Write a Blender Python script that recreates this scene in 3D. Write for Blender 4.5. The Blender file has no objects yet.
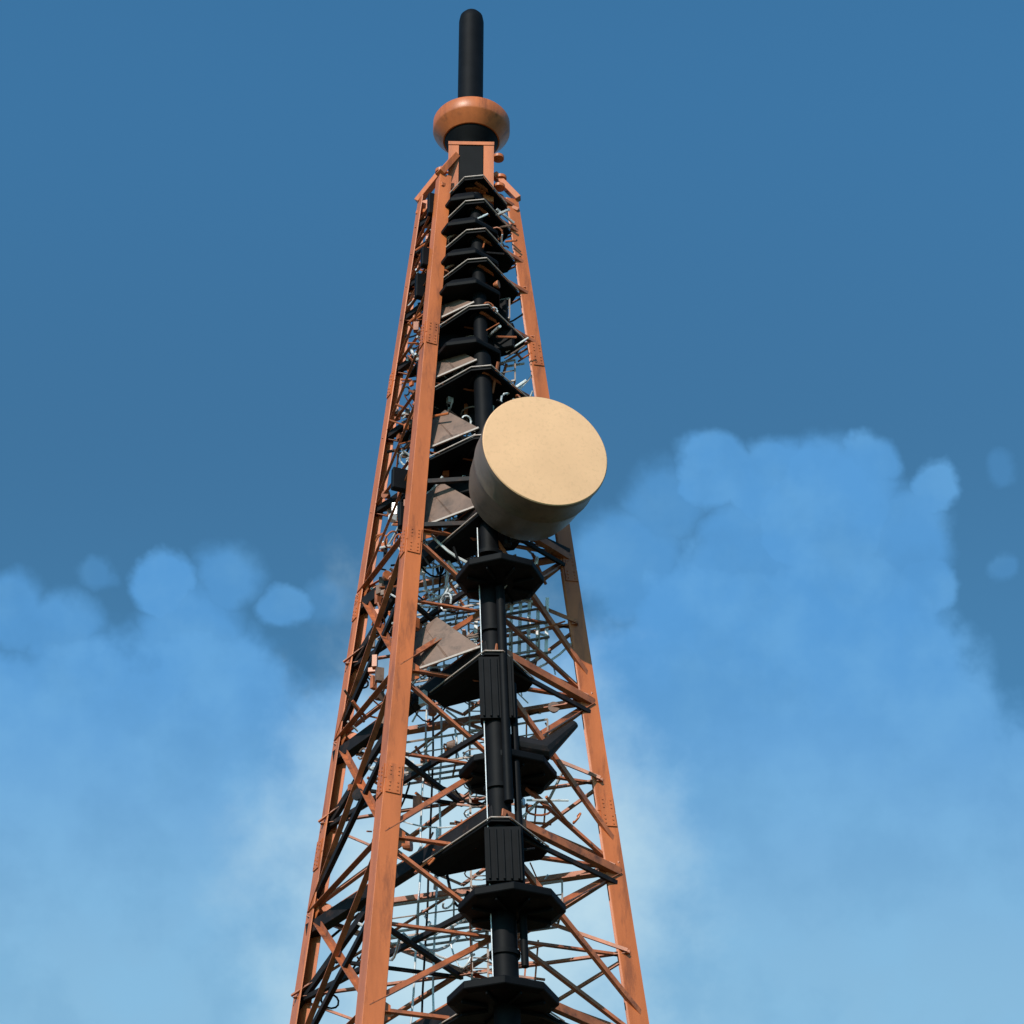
import bpy, bmesh, math, random
from mathutils import Vector, Matrix
random.seed(7)
R=math.radians
sc=bpy.context.scene
sc.view_settings.view_transform='Standard'
sc.view_settings.look='None'
sc.view_settings.exposure=0

# ---------------------------------------------------------------- materials
def mat(name,base,rough=0.6,metal=0.0,var=0.25,var_scale=3.0,dirt=None,dirt_amt=0.35,dirt_scale=6.0,bump=0.15,bump_scale=40,streak=False,spec=0.5):
    m=bpy.data.materials.new(name); m.use_nodes=True
    nt=m.node_tree; N=nt.nodes; L=nt.links
    b=N['Principled BSDF']
    b.inputs['Roughness'].default_value=rough; b.inputs['Metallic'].default_value=metal
    b.inputs['Specular IOR Level'].default_value=spec
    tc=N.new('ShaderNodeTexCoord')
    mp=N.new('ShaderNodeMapping'); L.new(tc.outputs['Object'],mp.inputs['Vector'])
    if streak: mp.inputs['Scale'].default_value=(1,1,0.18)
    n=N.new('ShaderNodeTexNoise'); n.inputs['Scale'].default_value=var_scale; n.inputs['Detail'].default_value=5; n.inputs['Roughness'].default_value=0.65
    L.new(mp.outputs['Vector'],n.inputs['Vector'])
    r=N.new('ShaderNodeValToRGB'); r.color_ramp.elements[0].position=0.3; r.color_ramp.elements[1].position=0.72
    r.color_ramp.elements[0].color=tuple(c*(1-var) for c in base)+(1,)
    r.color_ramp.elements[1].color=tuple(min(1,c*(1+var)) for c in base)+(1,)
    L.new(n.outputs['Fac'],r.inputs['Fac'])
    out=r.outputs['Color']
    if dirt:
        n2=N.new('ShaderNodeTexNoise'); n2.inputs['Scale'].default_value=dirt_scale; n2.inputs['Detail'].default_value=7; n2.inputs['Roughness'].default_value=0.7
        L.new(mp.outputs['Vector'],n2.inputs['Vector'])
        r2=N.new('ShaderNodeValToRGB'); r2.color_ramp.elements[0].position=0.52; r2.color_ramp.elements[1].position=0.66
        r2.color_ramp.elements[0].color=(0,0,0,1); r2.color_ramp.elements[1].color=(dirt_amt,)*3+(1,)
        L.new(n2.outputs['Fac'],r2.inputs['Fac'])
        mx=N.new('ShaderNodeMix'); mx.data_type='RGBA'
        L.new(r2.outputs['Color'],mx.inputs[0]); L.new(out,mx.inputs[6]); mx.inputs[7].default_value=tuple(dirt)+(1,)
        out=mx.outputs[2]
    L.new(out,b.inputs['Base Color'])
    if bump>0:
        n3=N.new('ShaderNodeTexNoise'); n3.inputs['Scale'].default_value=bump_scale; n3.inputs['Detail'].default_value=3
        L.new(tc.outputs['Object'],n3.inputs['Vector'])
        bp=N.new('ShaderNodeBump'); bp.inputs['Strength'].default_value=bump; bp.inputs['Distance'].default_value=0.02
        L.new(n3.outputs['Fac'],bp.inputs['Height']); L.new(bp.outputs['Normal'],b.inputs['Normal'])
    return m
M={}
M['orange']=mat('orange_tower_paint',(0.50,0.132,0.040),0.40,var=0.22,var_scale=1.4,dirt=(0.17,0.05,0.022),dirt_amt=0.6,dirt_scale=2.6,streak=True,spec=0.4)
M['brown']=mat('weathered_brace_paint',(0.38,0.108,0.040),0.5,var=0.4,var_scale=1.5,dirt=(0.05,0.022,0.015),dirt_amt=0.75,dirt_scale=2.0)
M['black']=mat('black_steel',(0.004,0.004,0.005),0.6,var=0.4,var_scale=2,bump=0,spec=0.10)
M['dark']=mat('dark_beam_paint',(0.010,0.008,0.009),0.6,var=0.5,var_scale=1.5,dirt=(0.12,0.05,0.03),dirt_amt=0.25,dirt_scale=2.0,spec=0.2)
M['tan']=mat('grey_brown_panel',(0.17,0.098,0.070),0.6,var=0.35,var_scale=1.2,dirt=(0.05,0.03,0.022),dirt_amt=0.8,dirt_scale=1.6)
M['grey']=mat('weathered_rail_paint',(0.36,0.28,0.24),0.5,var=0.3,var_scale=3,dirt=(0.18,0.07,0.035),dirt_amt=0.8,dirt_scale=3)
M['galv']=mat('galvanised_steel',(0.68,0.68,0.69),0.35,metal=0.25,var=0.2,var_scale=5,dirt=(0.25,0.16,0.12),dirt_amt=0.4,dirt_scale=7)
M['white']=mat('white_radome_plastic',(0.78,0.79,0.80),0.5,var=0.06,var_scale=3,dirt=(0.4,0.36,0.32),dirt_amt=0.4,dirt_scale=4)
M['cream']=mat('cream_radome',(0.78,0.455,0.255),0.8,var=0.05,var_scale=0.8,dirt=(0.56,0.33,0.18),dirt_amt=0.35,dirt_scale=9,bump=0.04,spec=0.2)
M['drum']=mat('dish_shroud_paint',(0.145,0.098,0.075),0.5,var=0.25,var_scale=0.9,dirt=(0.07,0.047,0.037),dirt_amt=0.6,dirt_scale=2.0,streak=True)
M['conc']=mat('footing_concrete',(0.33,0.32,0.30),0.9)
M['ground']=mat('ground_grass_soil',(0.07,0.085,0.035),0.95,var=0.5,var_scale=0.4,dirt=(0.14,0.10,0.06),dirt_amt=0.8,dirt_scale=0.15,bump=0.4,bump_scale=8)

# ---------------------------------------------------------------- mesh helpers
class Part:
    def __init__(s,name,m,parent=None,smooth=False):
        s.name=name; s.m=m; s.bm=bmesh.new(); s.parent=parent; s.smooth=smooth
    def prism(s,p1,p2,sec1,sec2,u,v):
        p1=Vector(p1);p2=Vector(p2)
        a=[s.bm.verts.new(p1+u*x+v*y) for x,y in sec1]
        b=[s.bm.verts.new(p2+u*x+v*y) for x,y in sec2]
        n=len(a)
        for i in range(n):
            s.bm.faces.new((a[i],a[(i+1)%n],b[(i+1)%n],b[i]))
        s.bm.faces.new(a[::-1]); s.bm.faces.new(b)
    def axes(s,p1,p2,up=Vector((0,0,1))):
        d=(Vector(p2)-Vector(p1)).normalized()
        if abs(d.dot(up))>0.98: up=Vector((0,1,0))
        u=d.cross(up).normalized(); v=u.cross(d).normalized()
        return u,v
    def box(s,p1,p2,w,h,up=Vector((0,0,1))):
        u,v=s.axes(p1,p2,up)
        q=[(-w/2,-h/2),(w/2,-h/2),(w/2,h/2),(-w/2,h/2)]
        s.prism(p1,p2,q,q,u,v)
    def angle(s,p1,p2,w,t=None,up=Vector((0,0,1)),flip=1):
        t=t or w*0.14
        u,v=s.axes(p1,p2,up); u=u*flip
        q=[(0,0),(w,0),(w,t),(t,t),(t,w),(0,w)]
        q=[(x-w*0.3,y-w*0.3) for x,y in q]
        s.prism(p1,p2,q,q,u,v)
    def tube(s,pts,r,n=7):
        pts=[Vector(p) for p in pts]; rings=[]
        for i,p in enumerate(pts):
            d=(pts[min(i+1,len(pts)-1)]-pts[max(i-1,0)]).normalized()
            up=Vector((0,0,1)) if abs(d.z)<0.9 else Vector((0,1,0))
            u=d.cross(up).normalized(); v=u.cross(d)
            rr=r[i] if isinstance(r,(list,tuple)) else r
            rings.append([s.bm.verts.new(p+u*math.cos(2*math.pi*k/n)*rr+v*math.sin(2*math.pi*k/n)*rr) for k in range(n)])
        for a,b in zip(rings,rings[1:]):
            for k in range(n): s.bm.faces.new((a[k],a[(k+1)%n],b[(k+1)%n],b[k]))
        s.bm.faces.new(rings[0][::-1]); s.bm.faces.new(rings[-1])
    def sheet(s,poly,t):
        P=[Vector(p) for p in poly]
        nn=(P[1]-P[0]).cross(P[2]-P[0]).normalized()*t
        a=[s.bm.verts.new(p) for p in P]; b=[s.bm.verts.new(p+nn) for p in P]
        n=len(a)
        for i in range(n): s.bm.faces.new((a[i],a[(i+1)%n],b[(i+1)%n],b[i]))
        s.bm.faces.new(a[::-1]); s.bm.faces.new(b)
    def lathe(s,c,axis,prof,n=64,cap=True):
        c=Vector(c);d=Vector(axis).normalized()
        up=Vector((0,0,1)) if abs(d.z)<0.9 else Vector((0,1,0))
        u=d.cross(up).normalized(); v=u.cross(d)
        rings=[]
        for h,r in prof:
            rings.append([s.bm.verts.new(c+d*h+u*math.cos(2*math.pi*k/n)*r+v*math.sin(2*math.pi*k/n)*r) for k in range(n)])
        for a,b in zip(rings,rings[1:]):
            for k in range(n): s.bm.faces.new((a[k],a[(k+1)%n],b[(k+1)%n],b[k]))
        if cap:
            s.bm.faces.new(rings[0][::-1]); s.bm.faces.new(rings[-1])
    def done(s,bevel=0):
        bmesh.ops.recalc_face_normals(s.bm,faces=s.bm.faces)
        me=bpy.data.meshes.new(s.name); s.bm.to_mesh(me); s.bm.free()
        me.materials.append(M[s.m]); o=bpy.data.objects.new(s.name,me)
        sc.collection.objects.link(o)
        if s.smooth:
            for p in me.polygons: p.use_smooth=True
            e=o.modifiers.new('es','EDGE_SPLIT'); e.split_angle=R(35)
        if bevel:
            b=o.modifiers.new('bv','BEVEL'); b.width=bevel; b.segments=1; b.limit_method='ANGLE'
        if s.parent: o.parent=s.parent
        return o
def empty(name,loc=(0,0,0)):
    e=bpy.data.objects.new(name,None); sc.collection.objects.link(e); return e

# ---------------------------------------------------------------- tower frame
tower=empty('lattice_communication_tower')
LEG={'A':((-7.47,5.0),(0.1038,-0.070)),
     'B':((-3.62,-4.2),(0.0486,0.0603)),
     'C':((8.07,-0.55),(-0.1183,0.008)),
     'P':((2.10,-4.97),(-0.035,0.072))}
def L(n,z):
    (x,y),(sx,sy)=LEG[n]
    return Vector((x+sx*z,y+sy*z,z))
def V(x,y,z): return Vector((x,y,z))
def cen(z): return (L('A',z)+L('B',z)+L('C',z))/3
def IN(n,z,d=0.16):
    p=L(n,z); return p+(cen(z)-p).normalized()*d
ZT={'A':55.4,'B':54.9,'C':54.5}
def lerp(a,b,t): return a+(b-a)*t
def nf(a,b): return (b-a).normalized()

legs=Part('legs','orange',tower)
spl=Part('splice_plates_and_bolts','orange',tower)
for n,o1,o2 in (('A','B','C'),('B','A','C'),('C','B','A')):
    zs=[0.3,8,16,24,32,40,48,ZT[n]]
    for z1,z2 in zip(zs,zs[1:]):
        def sec(z):
            w=0.72-0.0058*z; t=0.05
            return [(0,0),(w,0),(w,t),(t,t),(t,w),(0,w)]
        zm=(z1+z2)/2
        u=nf(L(n,zm),L(o1,zm)); v=nf(L(n,zm),L(o2,zm))
        legs.prism(L(n,z1),L(n,z2-0.004),sec(z1),sec(z2),u,v)
        if z2<50:
            w=0.70-0.0058*z2
            for a,bb in ((u,v),(v,u)):
                nrm=a.cross(V(0,0,1)).normalized()
                if nrm.dot(bb)>0: nrm=-nrm
                c=L(n,z2)
                d=nf(L(n,z2-1),L(n,z2+1))
                c0=c+a*(w*0.5)+nrm*0.02
                spl.box(c0-d*0.45,c0+d*0.45,w*0.8,0.03,up=nrm)
                for k in range(-3,4):
                    if k==0: continue
                    for s in (-0.22,0.22):
                        b0=c0+d*k*0.12+a*s*w
                        spl.lathe(b0,nrm,[(0.0,0.025),(0.035,0.025)],n=6)
legs.done(0.012); spl.done()

RZ=[0.6,5.2,10.2,15.2,20.3,25.3,30.3,35.6,40.5,43.4,46.1,48.6,50.6,51.9,53.2,54.3]
horiz=Part('ring_beams','brown',tower)
dark=Part('outrigger_beams','dark',tower)
plates=Part('platform_plates','black',tower)
trim=Part('platform_edge_trim','grey',tower)
gus=Part('gusset_panels','tan',tower)
braces=Part('cross_braces','brown',tower)
ogus=Part('gusset_plates','orange',tower)
for i,z in enumerate(RZ):
    p=L('P',z)
    a,b,c=IN('A',z),IN('B',z,.2),IN('C',z)
    big=z<41
    w=0.30 if big else 0.17
    dn=V(0,0,-0.03)
    horiz.angle(b,c,w*0.5); horiz.angle(a+dn,c+dn,w*0.9); horiz.angle(a-dn*2,b-dn*2,w*0.6)
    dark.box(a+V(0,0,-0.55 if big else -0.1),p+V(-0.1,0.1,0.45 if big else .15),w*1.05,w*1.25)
    if big: horiz.box(a+V(0,-.05,-0.33),p+V(-0.2,0.1,0.72),w*0.35,w*0.2)
    horiz.box(p+V(0,0,0.40 if big else .1),c+V(0,0,-0.1),w*0.65,w*0.75)
    if big:
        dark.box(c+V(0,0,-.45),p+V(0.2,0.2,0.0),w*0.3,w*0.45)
    fl=(0.36 if big else 0.88)
    ta=lerp(p,a,fl); tcn=lerp(p,c,0.40 if big else 0.80)
    bk=lerp(p,lerp(a,c,0.5),0.50 if big else 1.0)
    ap=p+V(0,-0.22,0)
    if big: kite=[ap+V(-0.25,0,0.1),ta+V(-.15,-.3,-0.3),ta+V(0.25,0.35,-0.3),bk+V(0,0,-.2),tcn+V(-0.2,0.45,-.2),tcn+V(0,0,-.15),ap+V(0.25,0,0.1)]
    else: kite=[ap+V(-0.35,0.1,0.1),lerp(p,b,.85)+V(0,.1,-.3),ta+V(0.1,0.1,-0.45),bk+V(0,0,-.4),tcn+V(-0.2,0.35,-.35),tcn+V(0,0,-.25),ap+V(0.25,0,0.1)]
    top=plates.bm.verts.new(p+V(0,0.5,0.15)); bot=[plates.bm.verts.new(q+V(0,0,-.05)) for q in kite]
    for k in range(7): plates.bm.faces.new((bot[k],bot[(k+1)%7],top))
    top2=plates.bm.verts.new(p+V(0,0.5,0.22)); bot2=[plates.bm.verts.new(q+V(0,0,.03)) for q in kite]
    for k in range(7): plates.bm.faces.new((bot2[(k+1)%7],bot2[k],top2))
    for k in range(7): plates.bm.faces.new((bot[k],bot2[k],bot2[(k+1)%7],bot[(k+1)%7]))
    for k in (0,5,6):
        trim.tube([kite[k]+V(0,-.04,.05),kite[(k+1)%7]+V(0,-.04,.05)],0.024,n=5)
    for q,dirs in ((b,(c,a)),(c,(b,)),(a,(c,b))):
        for t in dirs:
            d=nf(q,t); s=0.9 if big else 0.4
            nn=d.cross(V(0,0,1)); 
            base=q+d*0.06-nn*0.03
            ogus.sheet([base+V(0,0,-s*0.55),base+d*s*0.6+V(0,0,-s*0.2),base+d*s*0.6+V(0,0,s*0.2),base+V(0,0,s*0.55)],0.02)
for z,h,t0,t1 in ((35.9,1.75,0.15,0.88),(40.9,1.6,0.12,0.92),(43.8,1.5,0.12,0.92),(46.5,1.45,0.12,0.92),(48.9,1.0,0.12,0.9),(50.9,0.5,0.1,0.8),(52.2,0.45,0.1,0.8)):
    m0=lerp(L('B',z),L('A',z),0.18)
    p0=lerp(m0,L('P',z),t0)+V(0,0,-0.25);p1=lerp(m0,L('P',z),t1)+V(0,0,0.2)
    q0=lerp(m0,L('P',z),t0)+V(0.05,0.45,h*.62)
    q1=lerp(m0,L('P',z),0.48)+V(0,.5,h)
    gus.sheet([p0,p1,q1],0.025); gus.sheet([p0,q1,q0],0.025)
    for t in (0.3,0.6):
        gus.box(lerp(p0,p1,t)+V(0,-.03,0),lerp(q0,q1,t)+V(0,-.03,0),0.05,0.05)
    trim.box(p0+V(0,-.03,0),p1+V(0,-.03,0),0.06,0.06)
for z1,z2 in zip(RZ,RZ[1:]):
    big=z2<41; w=0.165 if big else 0.085
    for n1,n2 in (('B','C'),('A','C'),('A','B')):
        if not big and n1=='B': continue
        a1,a2,b1,b2=IN(n1,z1+.1),IN(n1,z2-.1),IN(n2,z1+.1),IN(n2,z2-.1)
        m1=lerp(a1,b1,0.5)
        nn=cen(z1)-m1; nn.z=0; nn.normalize()
        braces.angle(a1,b2,w)
        if n2!='B' or n1!='A' or big: braces.angle(b1+nn*0.1,a2+nn*0.1,w,flip=-1)
        if big:
            q=lerp(a1,a2,0.5); qq=lerp(b1,b2,0.5)
            if n1=='A' and n2=='C':
                braces.angle(q,m1+V(0,0,.1),w*0.5); braces.angle(qq,m1+V(0,0,.1),w*0.5)
                m2=lerp(a2,b2,0.5)
                braces.angle(q+nn*.3,m2+nn*.3,w*0.55); braces.angle(qq+nn*.3,m2+nn*.3,w*0.55)
                # plan bracing half way up the bay
                qb=lerp(IN('B',z1),IN('B',z2),0.5)
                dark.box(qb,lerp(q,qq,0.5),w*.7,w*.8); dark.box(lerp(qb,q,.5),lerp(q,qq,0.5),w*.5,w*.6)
            if n2=='C': braces.angle(q+nn*.18,qq+nn*.18,w*0.7)
    p1,p2=L('P',z1),L('P',z2)
    if big: braces.angle(lerp(IN('C',z1),IN('C',z2),0.15),p2+V(0.1,0.2,-0.4),w*0.8)
    if big:
        a_=lambda t: lerp(IN('A',z1),IN('A',z2),t)
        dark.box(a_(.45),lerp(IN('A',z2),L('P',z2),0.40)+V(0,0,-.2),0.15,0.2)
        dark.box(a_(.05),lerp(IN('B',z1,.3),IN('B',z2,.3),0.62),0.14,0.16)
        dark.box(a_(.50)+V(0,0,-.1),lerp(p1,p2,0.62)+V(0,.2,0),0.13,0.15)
for x in (horiz,dark): x.done(0.008)
plates.done(); trim.done(); gus.done(); braces.done(); ogus.done()

# ---------------------------------------------------------------- feeder column
col=Part('feeder_column','black',tower,smooth=True)
def colseg(z1,z2,r,dx=0.0,dy=0.0):
    col.tube([L('P',z1)+V(dx,dy,0),L('P',z2)+V(dx,dy,0)],r,n=20)
colseg(2,30.0,0.34,0.0,0.25); colseg(29.9,38.4,0.33,0.0,0.25); colseg(38.3,47,0.28,0,0.3); colseg(46.9,54,0.22,0,0.3)
colseg(26.3,34.9,0.10,0.50,0.15); colseg(31,38,0.13,0.25,-0.12)
for z in (26.6,29.0,31.5,33.6,36.6,39.3):
    col.lathe(L('P',z)+V(0,0.25,0),(0,0,1),[(0,0.40),(0.12,0.40)],n=24)
for z1,z2 in ((33.6,35.6),(28.6,30.2)):
    col.box(L('P',z1)+V(0.05,0.0,0),L('P',z2)+V(0.05,0.0,0),0.95,0.35)
    for k in range(-2,3):
        col.box(L('P',z1)+V(0.05+k*.19,-0.2,0.05),L('P',z2)+V(0.05+k*.19,-0.2,-0.05),0.05,0.06)
col.done()
edge=Part('column_edge_pipe','galv',tower,smooth=True)
edge.tube([L('P',25.5)+V(-.33,-.02,0),L('P',40.2)+V(-.33,-.02,0)],0.016,n=6)
edge.done()
hexp=Part('hexagonal_platforms','black',tower)
for z,r,dx,dy,t in ((22.5,1.5,0,0,0.3),(25.2,1.42,-0.1,0.2,0.26),(27.8,1.40,0.22,0.15,0.26),(32.4,1.35,0.30,1.2,0.25),(38.15,1.26,0.25,-0.1,0.26)):
    c=L('P',z)+V(dx,dy,0)
    hexp.lathe(c,(0,0,1),[(0,r*0.86),(0.06,r),(t,r),(t+0.06,r*0.9)],n=8)
    for k in range(8):
        a=k*math.pi/4+math.pi/8
        hexp.box(c+V(math.cos(a)*.4,math.sin(a)*.4,-0.05),c+V(math.cos(a)*r*.8,math.sin(a)*r*.8,-0.05),0.06,0.09)
hexp.done(0.02)
can=Part('antenna_canopies','black',tower)
for z,r in ((47.2,1.1),(49.6,1.1),(50.9,1.05),(52.2,1.05),(53.4,0.9)):
    c=lerp(L('P',z),cen(z),0.5)+V(0.05,0,0)
    can.lathe(c,(0,0,1),[(0,r),(0.12,r*1.02),(0.45,r*0.75),(0.75,r*0.3)],n=7)
can.done(0.02)
sect=Part('sector_panels','black',tower)
for i,z in enumerate((41.2,42.3,44.0,45.0,46.6,47.7,49.0,50.0,51.0,52.3,53.4)):
    wd=(L('C',z)-L('A',z)).length
    c=lerp(cen(z),L('P',z),0.25)+V(random.uniform(-.1,.1)*wd,random.uniform(-.2,.2),0)
    for s in (-1,1):
        q=c+V(s*wd*0.13,random.uniform(-.2,.2),random.uniform(-.15,.15))
        sect.box(q,q+V(0,0.05,random.uniform(.75,1.05)),wd*random.uniform(.16,.23),0.22,up=V(s*.35,1,0))
sect.done(0.03)

# ---------------------------------------------------------------- ladder, cables, clutter
lad=Part('climbing_ladder','grey',tower)
def LD(z): return lerp(L('A',z),L('C',z),0.55)+V(0,-0.5,0)
for s in (-0.22,0.22):
    lad.box(LD(0.5)+V(s,0,0),LD(54)+V(s,0,0),0.06,0.06)
z=0.8
while z<54:
    lad.tube([LD(z)+V(-.22,0,0),LD(z)+V(.22,0,0)],0.02,n=5); z+=0.3
zz=25.0
while zz<53:
    c=LD(zz); pts=[c+V(math.cos(t)*0.4,-0.35+math.sin(t)*0.4,0) for t in [k*2*math.pi/14 for k in range(15)]]
    lad.tube(pts,0.02,n=5); zz+=0.9
lad.done()
cab=Part('coax_cables','black',tower,smooth=True)
wcab=Part('light_cables','galv',tower,smooth=True)
for k in range(3):
    pts=[]
    z=1
    while z<53:
        pts.append(lerp(L('A',z),L('C',z),0.36+0.03*k)+V(random.uniform(-.05,.05),-0.35+random.uniform(-.05,.05),0)); z+=1.2
    (cab if k%2 else wcab).tube(pts,0.03,n=6)
def inside(z):
    a,b,c=[random.random() for _ in range(3)]
    s=a+b+c; a/=s;b/=s;c/=s
    return L('A',z)*a+L('B',z)*b+L('C',z)*c
for k in range(110):
    z=random.uniform(26,53) if k<30 else random.uniform(37,53)
    p=inside(z); q=inside(z+random.uniform(-1,1)); sag=random.uniform(0.2,0.9)
    pts=[lerp(p,q,t/8)-V(0,0,sag*4*(t/8)*(1-t/8)) for t in range(9)]
    (cab if k%4==0 else wcab).tube(pts,random.uniform(0.02,0.05),n=6)
cab.done(); wcab.done()
rail=Part('service_gratings_and_rails','grey',tower)
for z in (28.9,33.9,37.0,38.9,41.6,44.2,46.8,49.3):
    a,c=L('A',z),L('C',z)
    p0=lerp(a,c,0.25);p1=lerp(a,c,0.78)
    dep=V(0.1,-1.0*(c-a).length/8,0)
    for k in range(4):
        o=dep*(k/3); rail.box(p0+o,p1+o,0.05,0.06)
    for k in range(6):
        q=lerp(p0,p1,k/5); rail.box(q,q+dep,0.05,0.06)
        rail.tube([q+dep,q+dep+V(0,0,0.8)],0.028,n=5)
    rail.tube([p0+dep+V(0,0,.8),p1+dep+V(0,0,.8)],0.035,n=5)
    rail.tube([p0+dep+V(0,0,.4),p1+dep+V(0,0,.4)],0.022,n=5)
rail.done()
eq={k:Part(n,k,tower) for k,n in (('white','radio_units'),('dark','dark_equipment'),('brown','painted_standoffs'),('galv','clamps_and_pipes'),('orange','orange_brackets'),('tan','weathered_boxes'))}
def tbox(part,c,sx,sy,sz):
    ang=random.uniform(-0.8,0.8)
    part.box(c-V(0,0,sz/2),c+V(0,0,sz/2),sx,sy,up=V(math.sin(ang),math.cos(ang),0))
for k in range(680):
    zz=26+27.5*(random.random()**0.52)
    width=(L('C',zz)-L('A',zz)).length/9
    r=random.random(); left=False
    if r<(0.34 if zz>37 else 0.12):
        left=True
        c=lerp(L('A',zz),L('B',zz),random.uniform(0.15,0.85))+V(random.uniform(0.15,.5),random.uniform(-.1,.2),0)
    elif r<0.55: c=lerp(L('A',zz),L('C',zz),random.uniform(0.1,0.85))
    elif r<0.62: c=lerp(L('C',zz),L('P',zz),random.uniform(0.3,0.9))
    else: c=inside(zz)
    ch=random.choice(['dark','brown','tan','brown','orange','brown','galv'] if left else ['white','dark','brown','galv','galv','orange','brown','tan'])
    kind=random.random(); s=0.45+0.75*width
    if kind<0.28:
        if not left: c=lerp(c,cen(zz),0.35)
        tbox(eq[ch],c,random.uniform(.08,.24)*s,random.uniform(.08,.2)*s,random.uniform(.15,.45)*s)
    elif kind<0.75:
        d=V(random.uniform(-1,1),random.uniform(-1,1),random.uniform(-.7,.7)).normalized()*random.uniform(.2,.6)*s*(0.4 if left else 1)
        eq[ch].tube([c-d,c+d],random.uniform(.02,.05),n=6)
    elif kind<0.80:
        d=V(random.uniform(-1,1),random.uniform(-1,0.2),0).normalized()
        eq['tan' if ch in('white','galv') else ch].lathe(c,d,[(0,.08*s),(.15*s,.15*s),(.2*s,.15*s)],n=14)
    else:
        rr=random.uniform(.12,.28)*s
        ax=V(random.uniform(-1,1),random.uniform(-1,1),random.uniform(-1,1)).normalized()
        u=ax.orthogonal().normalized(); v=ax.cross(u)
        eq[ch].tube([c+u*math.cos(t)*rr+v*math.sin(t)*rr for t in [j*2*math.pi/12 for j in range(11)]],0.03,n=5)
for i in range(9):
    zc=36.9; q=lerp(L('C',zc),L('A',zc),0.18+0.035*i)+V(0,-.6,0)
    eq['white'].box(q,q+V(0.05,0,2.0),0.10,0.12)
for i in range(4):
    q=lerp(L('C',37+0.5*i),L('A',37+.5*i),0.16)+V(0,-.7,0); q2=lerp(L('C',37+0.5*i),L('A',37+.5*i),0.50)+V(0,-.7,0)
    eq['tan'].box(q,q2,0.05,0.06)
for zc,h,f in ((31.0,1.6,0.25),(27.0,1.5,0.3),(31.2,1.2,0.4)):
    for i in range(5):
        q=lerp(L('C',zc),L('A',zc),f+0.03*i)+V(0,-.3,0)
        eq['brown'].box(q,q+V(0.12,0,h),0.05,0.06)
    for j in range(3):
        q=lerp(L('C',zc),L('A',zc),f-.03)+V(0,-.36,.3+j*.5)
        eq['brown'].box(q,q+V(-1.5,.4,random.uniform(-.4,.4)),0.05,0.06)
eq['dark'].tube([L('P',33.1)+V(.3,.4,0),L('P',33.1)+V(1.3,.6,-.1),L('P',34.2)+V(2.2,.8,-.2)],[.28,.3,.12],n=12)
for p_ in eq.values(): p_.done()
ft=Part('concrete_footings','conc',tower)
for n in 'ABCP':
    p=L(n,0); ft.lathe((p.x,p.y,-0.2),(0,0,1),[(0,1.2),(0.45,1.2),(0.55,1.1)] if n!='P' else [(0,.7),(.45,.7),(2.3,.45)],n=24)
ft.done(0.02)

# ---------------------------------------------------------------- head of the tower
head=Part('head_collar','orange',tower,smooth=True)
head.lathe((0.05,0.3,54.0),(0,0,1),[(0,0.60),(2.3,0.60),(2.4,0.55)],n=40)
head.lathe((0.05,0.1,54.3),(0,0,1),[(0,0.95),(0.14,0.95),(0.14,0.6)],n=40)
for s in (-1,1):
    head.box((0.05+s*0.58,-0.32,54.0),(0.05+s*0.58,-0.32,56.45),0.34,0.5,up=V(0,1,0))
head.box((0.05-.76,-0.42,56.52),(0.05+.76,-0.42,56.52),0.35,0.14)
head.lathe((0.05,0,57.12),(0,0,1),[(0.35,0.80),(0.0,0.90),(0.0,0.95),(0.38,1.26),(0.44,1.29),(0.82,1.29),(0.88,1.26),(0.92,0.6)],n=56)
for k,(a,zz) in enumerate(((-0.35,54.75),(-0.1,55.35),(-0.45,55.95),(0.4,54.9),(math.pi+.3,54.9),(math.pi+.1,55.6),(2.0,55.2))):
    head.lathe((0.05+math.cos(a)*1.0,math.sin(a)*1.0,zz),(0,0,1),[(0,0.08),(0.02,0.19),(0.13,0.19),(0.15,0.08)],n=14)
    head.tube([(0.05+math.cos(a)*0.5,math.sin(a)*0.5,zz+.07),(0.05+math.cos(a)*0.95,math.sin(a)*0.95,zz+.07)],0.05)
head.done()
hs=Part('head_struts','orange',tower)
for n in 'ABC':
    t=L(n,ZT[n]); hs.box(t,V(t.x*0.5+.02,t.y*0.6,t.z+1.1),0.26,0.2)
    hs.box(t-V(0,0,.5),V(t.x*0.4,t.y*0.4,54.6),0.2,0.14)
hs.done(0.01)
hb=Part('head_feeder_housing','black',tower,smooth=True)
hb.box((0.05,-0.40,53.0),(0.05,-0.40,56.40),0.78,0.36,up=V(0,1,0))
hb.lathe((0.05,0,56.2),(0,0,1),[(0,0.5),(0.55,0.62),(0.80,0.86),(1.03,0.92),(1.12,0.80)],n=40)
hb.done()
mast=empty('cylindrical_mast_antenna')
an=Part('radome_tube','black',mast,smooth=True)
an.lathe((0.0,0,57.95),(0,0,1),[(0,0.46),(0.1,0.43),(4.75,0.43),(5.0,0.39),(5.15,0.28),(5.23,0.1)],n=36)
an.done()
fl=Part('mount_flange','orange',mast,smooth=True)
fl.lathe((0,0,58.03),(0,0,1),[(0,0.62),(0.12,0.62),(0.16,0.5)],n=36); fl.done()

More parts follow.
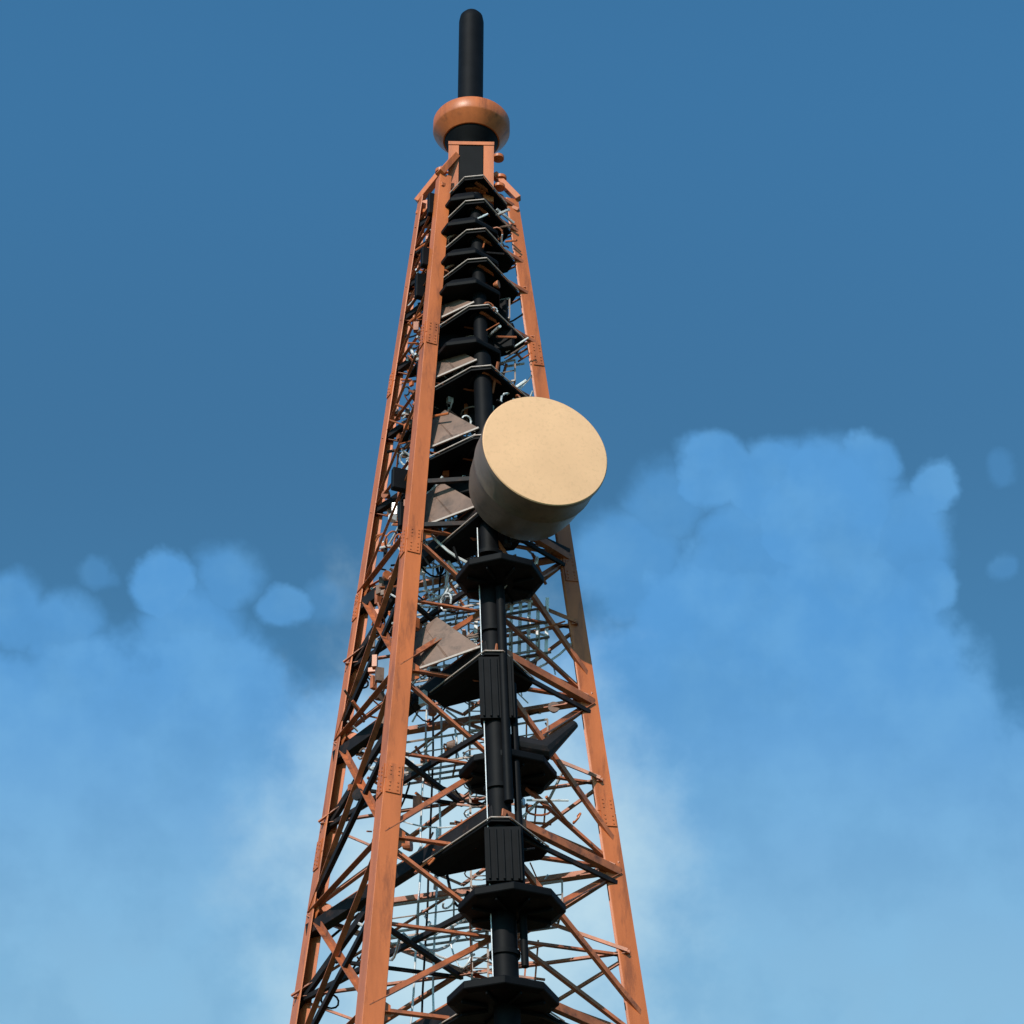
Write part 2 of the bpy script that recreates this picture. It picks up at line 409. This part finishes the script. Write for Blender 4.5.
# ---------------------------------------------------------------- microwave dish
dish=empty('microwave_dish_antenna')
ph=R(16)
nrm=Vector((math.sin(ph),-math.cos(ph),0))
fc=Vector((2.26,-4.2,41.47))
RD=1.87
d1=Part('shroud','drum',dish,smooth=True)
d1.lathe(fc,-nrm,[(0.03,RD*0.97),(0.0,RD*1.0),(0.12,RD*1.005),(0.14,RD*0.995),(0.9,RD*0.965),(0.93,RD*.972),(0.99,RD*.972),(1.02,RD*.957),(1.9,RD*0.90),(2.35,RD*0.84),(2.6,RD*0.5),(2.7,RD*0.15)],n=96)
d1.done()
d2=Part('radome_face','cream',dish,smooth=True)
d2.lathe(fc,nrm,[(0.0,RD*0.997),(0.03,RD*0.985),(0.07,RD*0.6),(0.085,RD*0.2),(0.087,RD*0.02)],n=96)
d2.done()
d3=Part('mount_bracket','dark',dish,smooth=True)
bk=fc-nrm*2.6
d3.tube([bk+V(-.3,0,-1.6),bk+V(-.3,0,1.6)],0.12,n=14)
for s in (-0.8,0.8):
    d3.box(bk+V(-.3,0,s),IN('C',41.45+s),0.12,0.14); d3.box(bk+V(-.3,0,s),IN('B',41.45+s,.3),0.12,0.14)
    d3.box(bk+V(-.3,0,s),bk+nrm*0.5+V(0,0,s*0.6),0.2,0.2)
d3.tube([bk+V(-.3,0,-1.5),fc-nrm*1.2+V(0.9,0,-1.55)],0.05)
d3.done()

# ---------------------------------------------------------------- ground
g=Part('ground','ground')
g.bm.faces.new([g.bm.verts.new(v) for v in ((-6000,-6000,0),(6000,-6000,0),(6000,6000,0),(-6000,6000,0))]); g.done()

# ---------------------------------------------------------------- sun + sky
S=Vector((-0.36,-0.78,0.56)).normalized()
el=math.asin(S.z); az=math.atan2(S.x,S.y)
sl=bpy.data.lights.new('sun','SUN'); sl.energy=4.3; sl.angle=R(0.53); sl.color=(1.0,0.93,0.84)
so=bpy.data.objects.new('sun',sl); sc.collection.objects.link(so); so.rotation_euler=S.to_track_quat('Z','Y').to_euler()

w=bpy.data.worlds.new('World'); sc.world=w; w.use_nodes=True
w.cycles.sampling_method='MANUAL'; w.cycles.sample_map_resolution=256
nt=w.node_tree; N=nt.nodes; K=nt.links
bg=N['Background']; bg.inputs['Strength'].default_value=0.1
sky=N.new('ShaderNodeTexSky'); sky.sky_type='NISHITA'; sky.sun_disc=False
sky.sun_elevation=el; sky.sun_rotation=az%(2*math.pi)
def math_(op,a,b=None,c=None,clamp=False):
    n=N.new('ShaderNodeMath'); n.operation=op; n.use_clamp=clamp
    for i,x in enumerate((a,b,c)):
        if x is None: continue
        if isinstance(x,(int,float)): n.inputs[i].default_value=x
        else: K.new(x,n.inputs[i])
    return n.outputs[0]
def smooth_(x,a,b,lo=0.0,hi=1.0):
    if a>b: a,b,lo,hi=b,a,hi,lo
    n=N.new('ShaderNodeMapRange'); n.interpolation_type='SMOOTHSTEP'
    K.new(x,n.inputs[0])
    for i,vv in enumerate((a,b,lo,hi)): n.inputs[i+1].default_value=vv
    return n.outputs[0]
def mixc(f,a,b,bt='MIX'):
    n=N.new('ShaderNodeMix'); n.data_type='RGBA'; n.blend_type=bt
    for sck,x in ((n.inputs[0],f),(n.inputs[6],a),(n.inputs[7],b)):
        if isinstance(x,(int,float)): sck.default_value=x
        elif isinstance(x,tuple): sck.default_value=x+(1,)
        else: K.new(x,sck)
    return n.outputs[2]
tc=N.new('ShaderNodeTexCoord'); D=tc.outputs['Generated']
def dot_(v):
    n=N.new('ShaderNodeVectorMath'); n.operation='DOT_PRODUCT'; K.new(D,n.inputs[0]); n.inputs[1].default_value=v; return n.outputs['Value']
# cloud bank chart: fixed heading just east of north, 34 deg up
hz=R(1.35); he=R(34)
C=Vector((math.sin(hz)*math.cos(he),math.cos(hz)*math.cos(he),math.sin(he)))
Rt=Vector((math.cos(hz),-math.sin(hz),0)); U=Rt.cross(C)
dc=math_('MAXIMUM',dot_(C),0.05)
ca=math_('MULTIPLY',math_('DIVIDE',dot_(Rt),dc),2409.0)
cb=math_('MULTIPLY',math_('DIVIDE',dot_(U),dc),2409.0)
cm=N.new('ShaderNodeCombineXYZ'); K.new(ca,cm.inputs[0]); K.new(cb,cm.inputs[1])
def noise(scale,detail=4,rough=0.5):
    n=N.new('ShaderNodeTexNoise'); n.noise_dimensions='2D'; n.inputs['Scale'].default_value=scale; n.inputs['Detail'].default_value=detail; n.inputs['Roughness'].default_value=rough
    K.new(cm.outputs[0],n.inputs['Vector']); return n
nz=noise(0.015,4,0.55)
vs=N.new('ShaderNodeVectorMath'); vs.operation='SUBTRACT'; K.new(nz.outputs['Color'],vs.inputs[0]); vs.inputs[1].default_value=(0.5,0.5,0.5)
vm=N.new('ShaderNodeVectorMath'); vm.operation='MULTIPLY'; K.new(vs.outputs[0],vm.inputs[0]); vm.inputs[1].default_value=(38,38,0)
va=N.new('ShaderNodeVectorMath'); va.operation='ADD'; K.new(cm.outputs[0],va.inputs[0]); K.new(vm.outputs[0],va.inputs[1])
def dist_(x,y):
    n=N.new('ShaderNodeVectorMath'); n.operation='DISTANCE'; K.new(va.outputs[0],n.inputs[0]); n.inputs[1].default_value=(x,y,0); return n.outputs['Value']
# x, y, radius, opacity, edge softness
puffs=[(203,37,42,.95,14),(153,5,44,.7,26),(263,28,52,.95,16),(353,47,33,.95,12),(313,0,75,1,20),(423,22,30,.9,11),(385,-25,55,.9,22),(411,-75,34,.95,11),(115,-55,62,.8,30),(240,-60,75,.9,30),
 (490,-58,18,.35,10),(493,42,16,.3,10),(136,22,15,.4,9),
 (-352,-74,34,.95,12),(-287,-68,38,.75,24),(-225,-92,27,.75,11),(-414,-66,18,.4,12),(-500,-100,40,.85,20),(-452,-120,42,.85,22),(-190,-85,26,.3,16),(-320,-130,60,.9,34),
 (-620,-60,90,.9,20),(620,-60,90,.9,20)]
acc=None
for x,y,r,o,sf in puffs:
    v=smooth_(dist_(x,y),r+sf*.4,r-sf*.7,0.0,o)
    acc=v if acc is None else math_('MAXIMUM',acc,v)
sep=N.new('ShaderNodeSeparateXYZ'); K.new(va.outputs[0],sep.inputs[0])
ceil_=math_('ADD',smooth_(sep.outputs[0],20,180,-110,-25),smooth_(sep.outputs[0],380,500,0,-165))
ceil_=math_('ADD',ceil_,smooth_(sep.outputs[0],-270,-190,0,-65))
ceil_=math_('ADD',ceil_,smooth_(sep.outputs[0],20,60,0,65))
nb=noise(0.012,4,0.55)
hgt=math_('SUBTRACT',math_('ADD',ceil_,math_('MULTIPLY',math_('SUBTRACT',nb.outputs['Fac'],0.5),110)),sep.outputs[1])
low=smooth_(hgt,-25,40)
cl=math_('MAXIMUM',acc,low)
front=smooth_(dot_(C),0.1,0.5)
cl=math_('MULTIPLY',cl,front)
nc=noise(0.0075,5,0.6)
cl=math_('MULTIPLY',cl,smooth_(nc.outputs['Fac'],0.28,0.58,0.84,1.0))
base=mixc(1.0,sky.outputs[0],mixc(smooth_(cb,520,0),(0.58,1.37,1.62),(0.52,1.08,1.24)),'MULTIPLY')
ccol=mixc(smooth_(cb,-80,-540),(1.0,3.3,6.75),(2.5,4.95,7.2))
ccol=mixc(smooth_(nb.outputs['Fac'],0.35,0.75,0.0,0.18),ccol,(2.4,5.4,8.2))
# broad pale glow behind the lower tower, painted into the sky, ragged edges
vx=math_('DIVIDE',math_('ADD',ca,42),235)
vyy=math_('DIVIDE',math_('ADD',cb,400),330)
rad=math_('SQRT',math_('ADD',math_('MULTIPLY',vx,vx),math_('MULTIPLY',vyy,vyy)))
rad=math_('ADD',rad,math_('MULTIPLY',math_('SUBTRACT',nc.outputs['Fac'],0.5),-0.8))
glow_mask=math_('MULTIPLY',smooth_(rad,1.15,0.25,0.0,0.92),front)
out=mixc(cl,base,ccol)
out=mixc(glow_mask,out,(5.4,7.4,8.4))
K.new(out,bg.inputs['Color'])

# ---------------------------------------------------------------- camera
cam=bpy.data.cameras.new('camera'); co=bpy.data.objects.new('camera',cam); sc.collection.objects.link(co)
cam.sensor_width=36; cam.lens=36*2409/1024; cam.clip_end=20000; cam.clip_start=0.1
co.location=(0,-60,1.7)
co.rotation_euler=(R(90+34),0,-R(1.35))
sc.camera=co
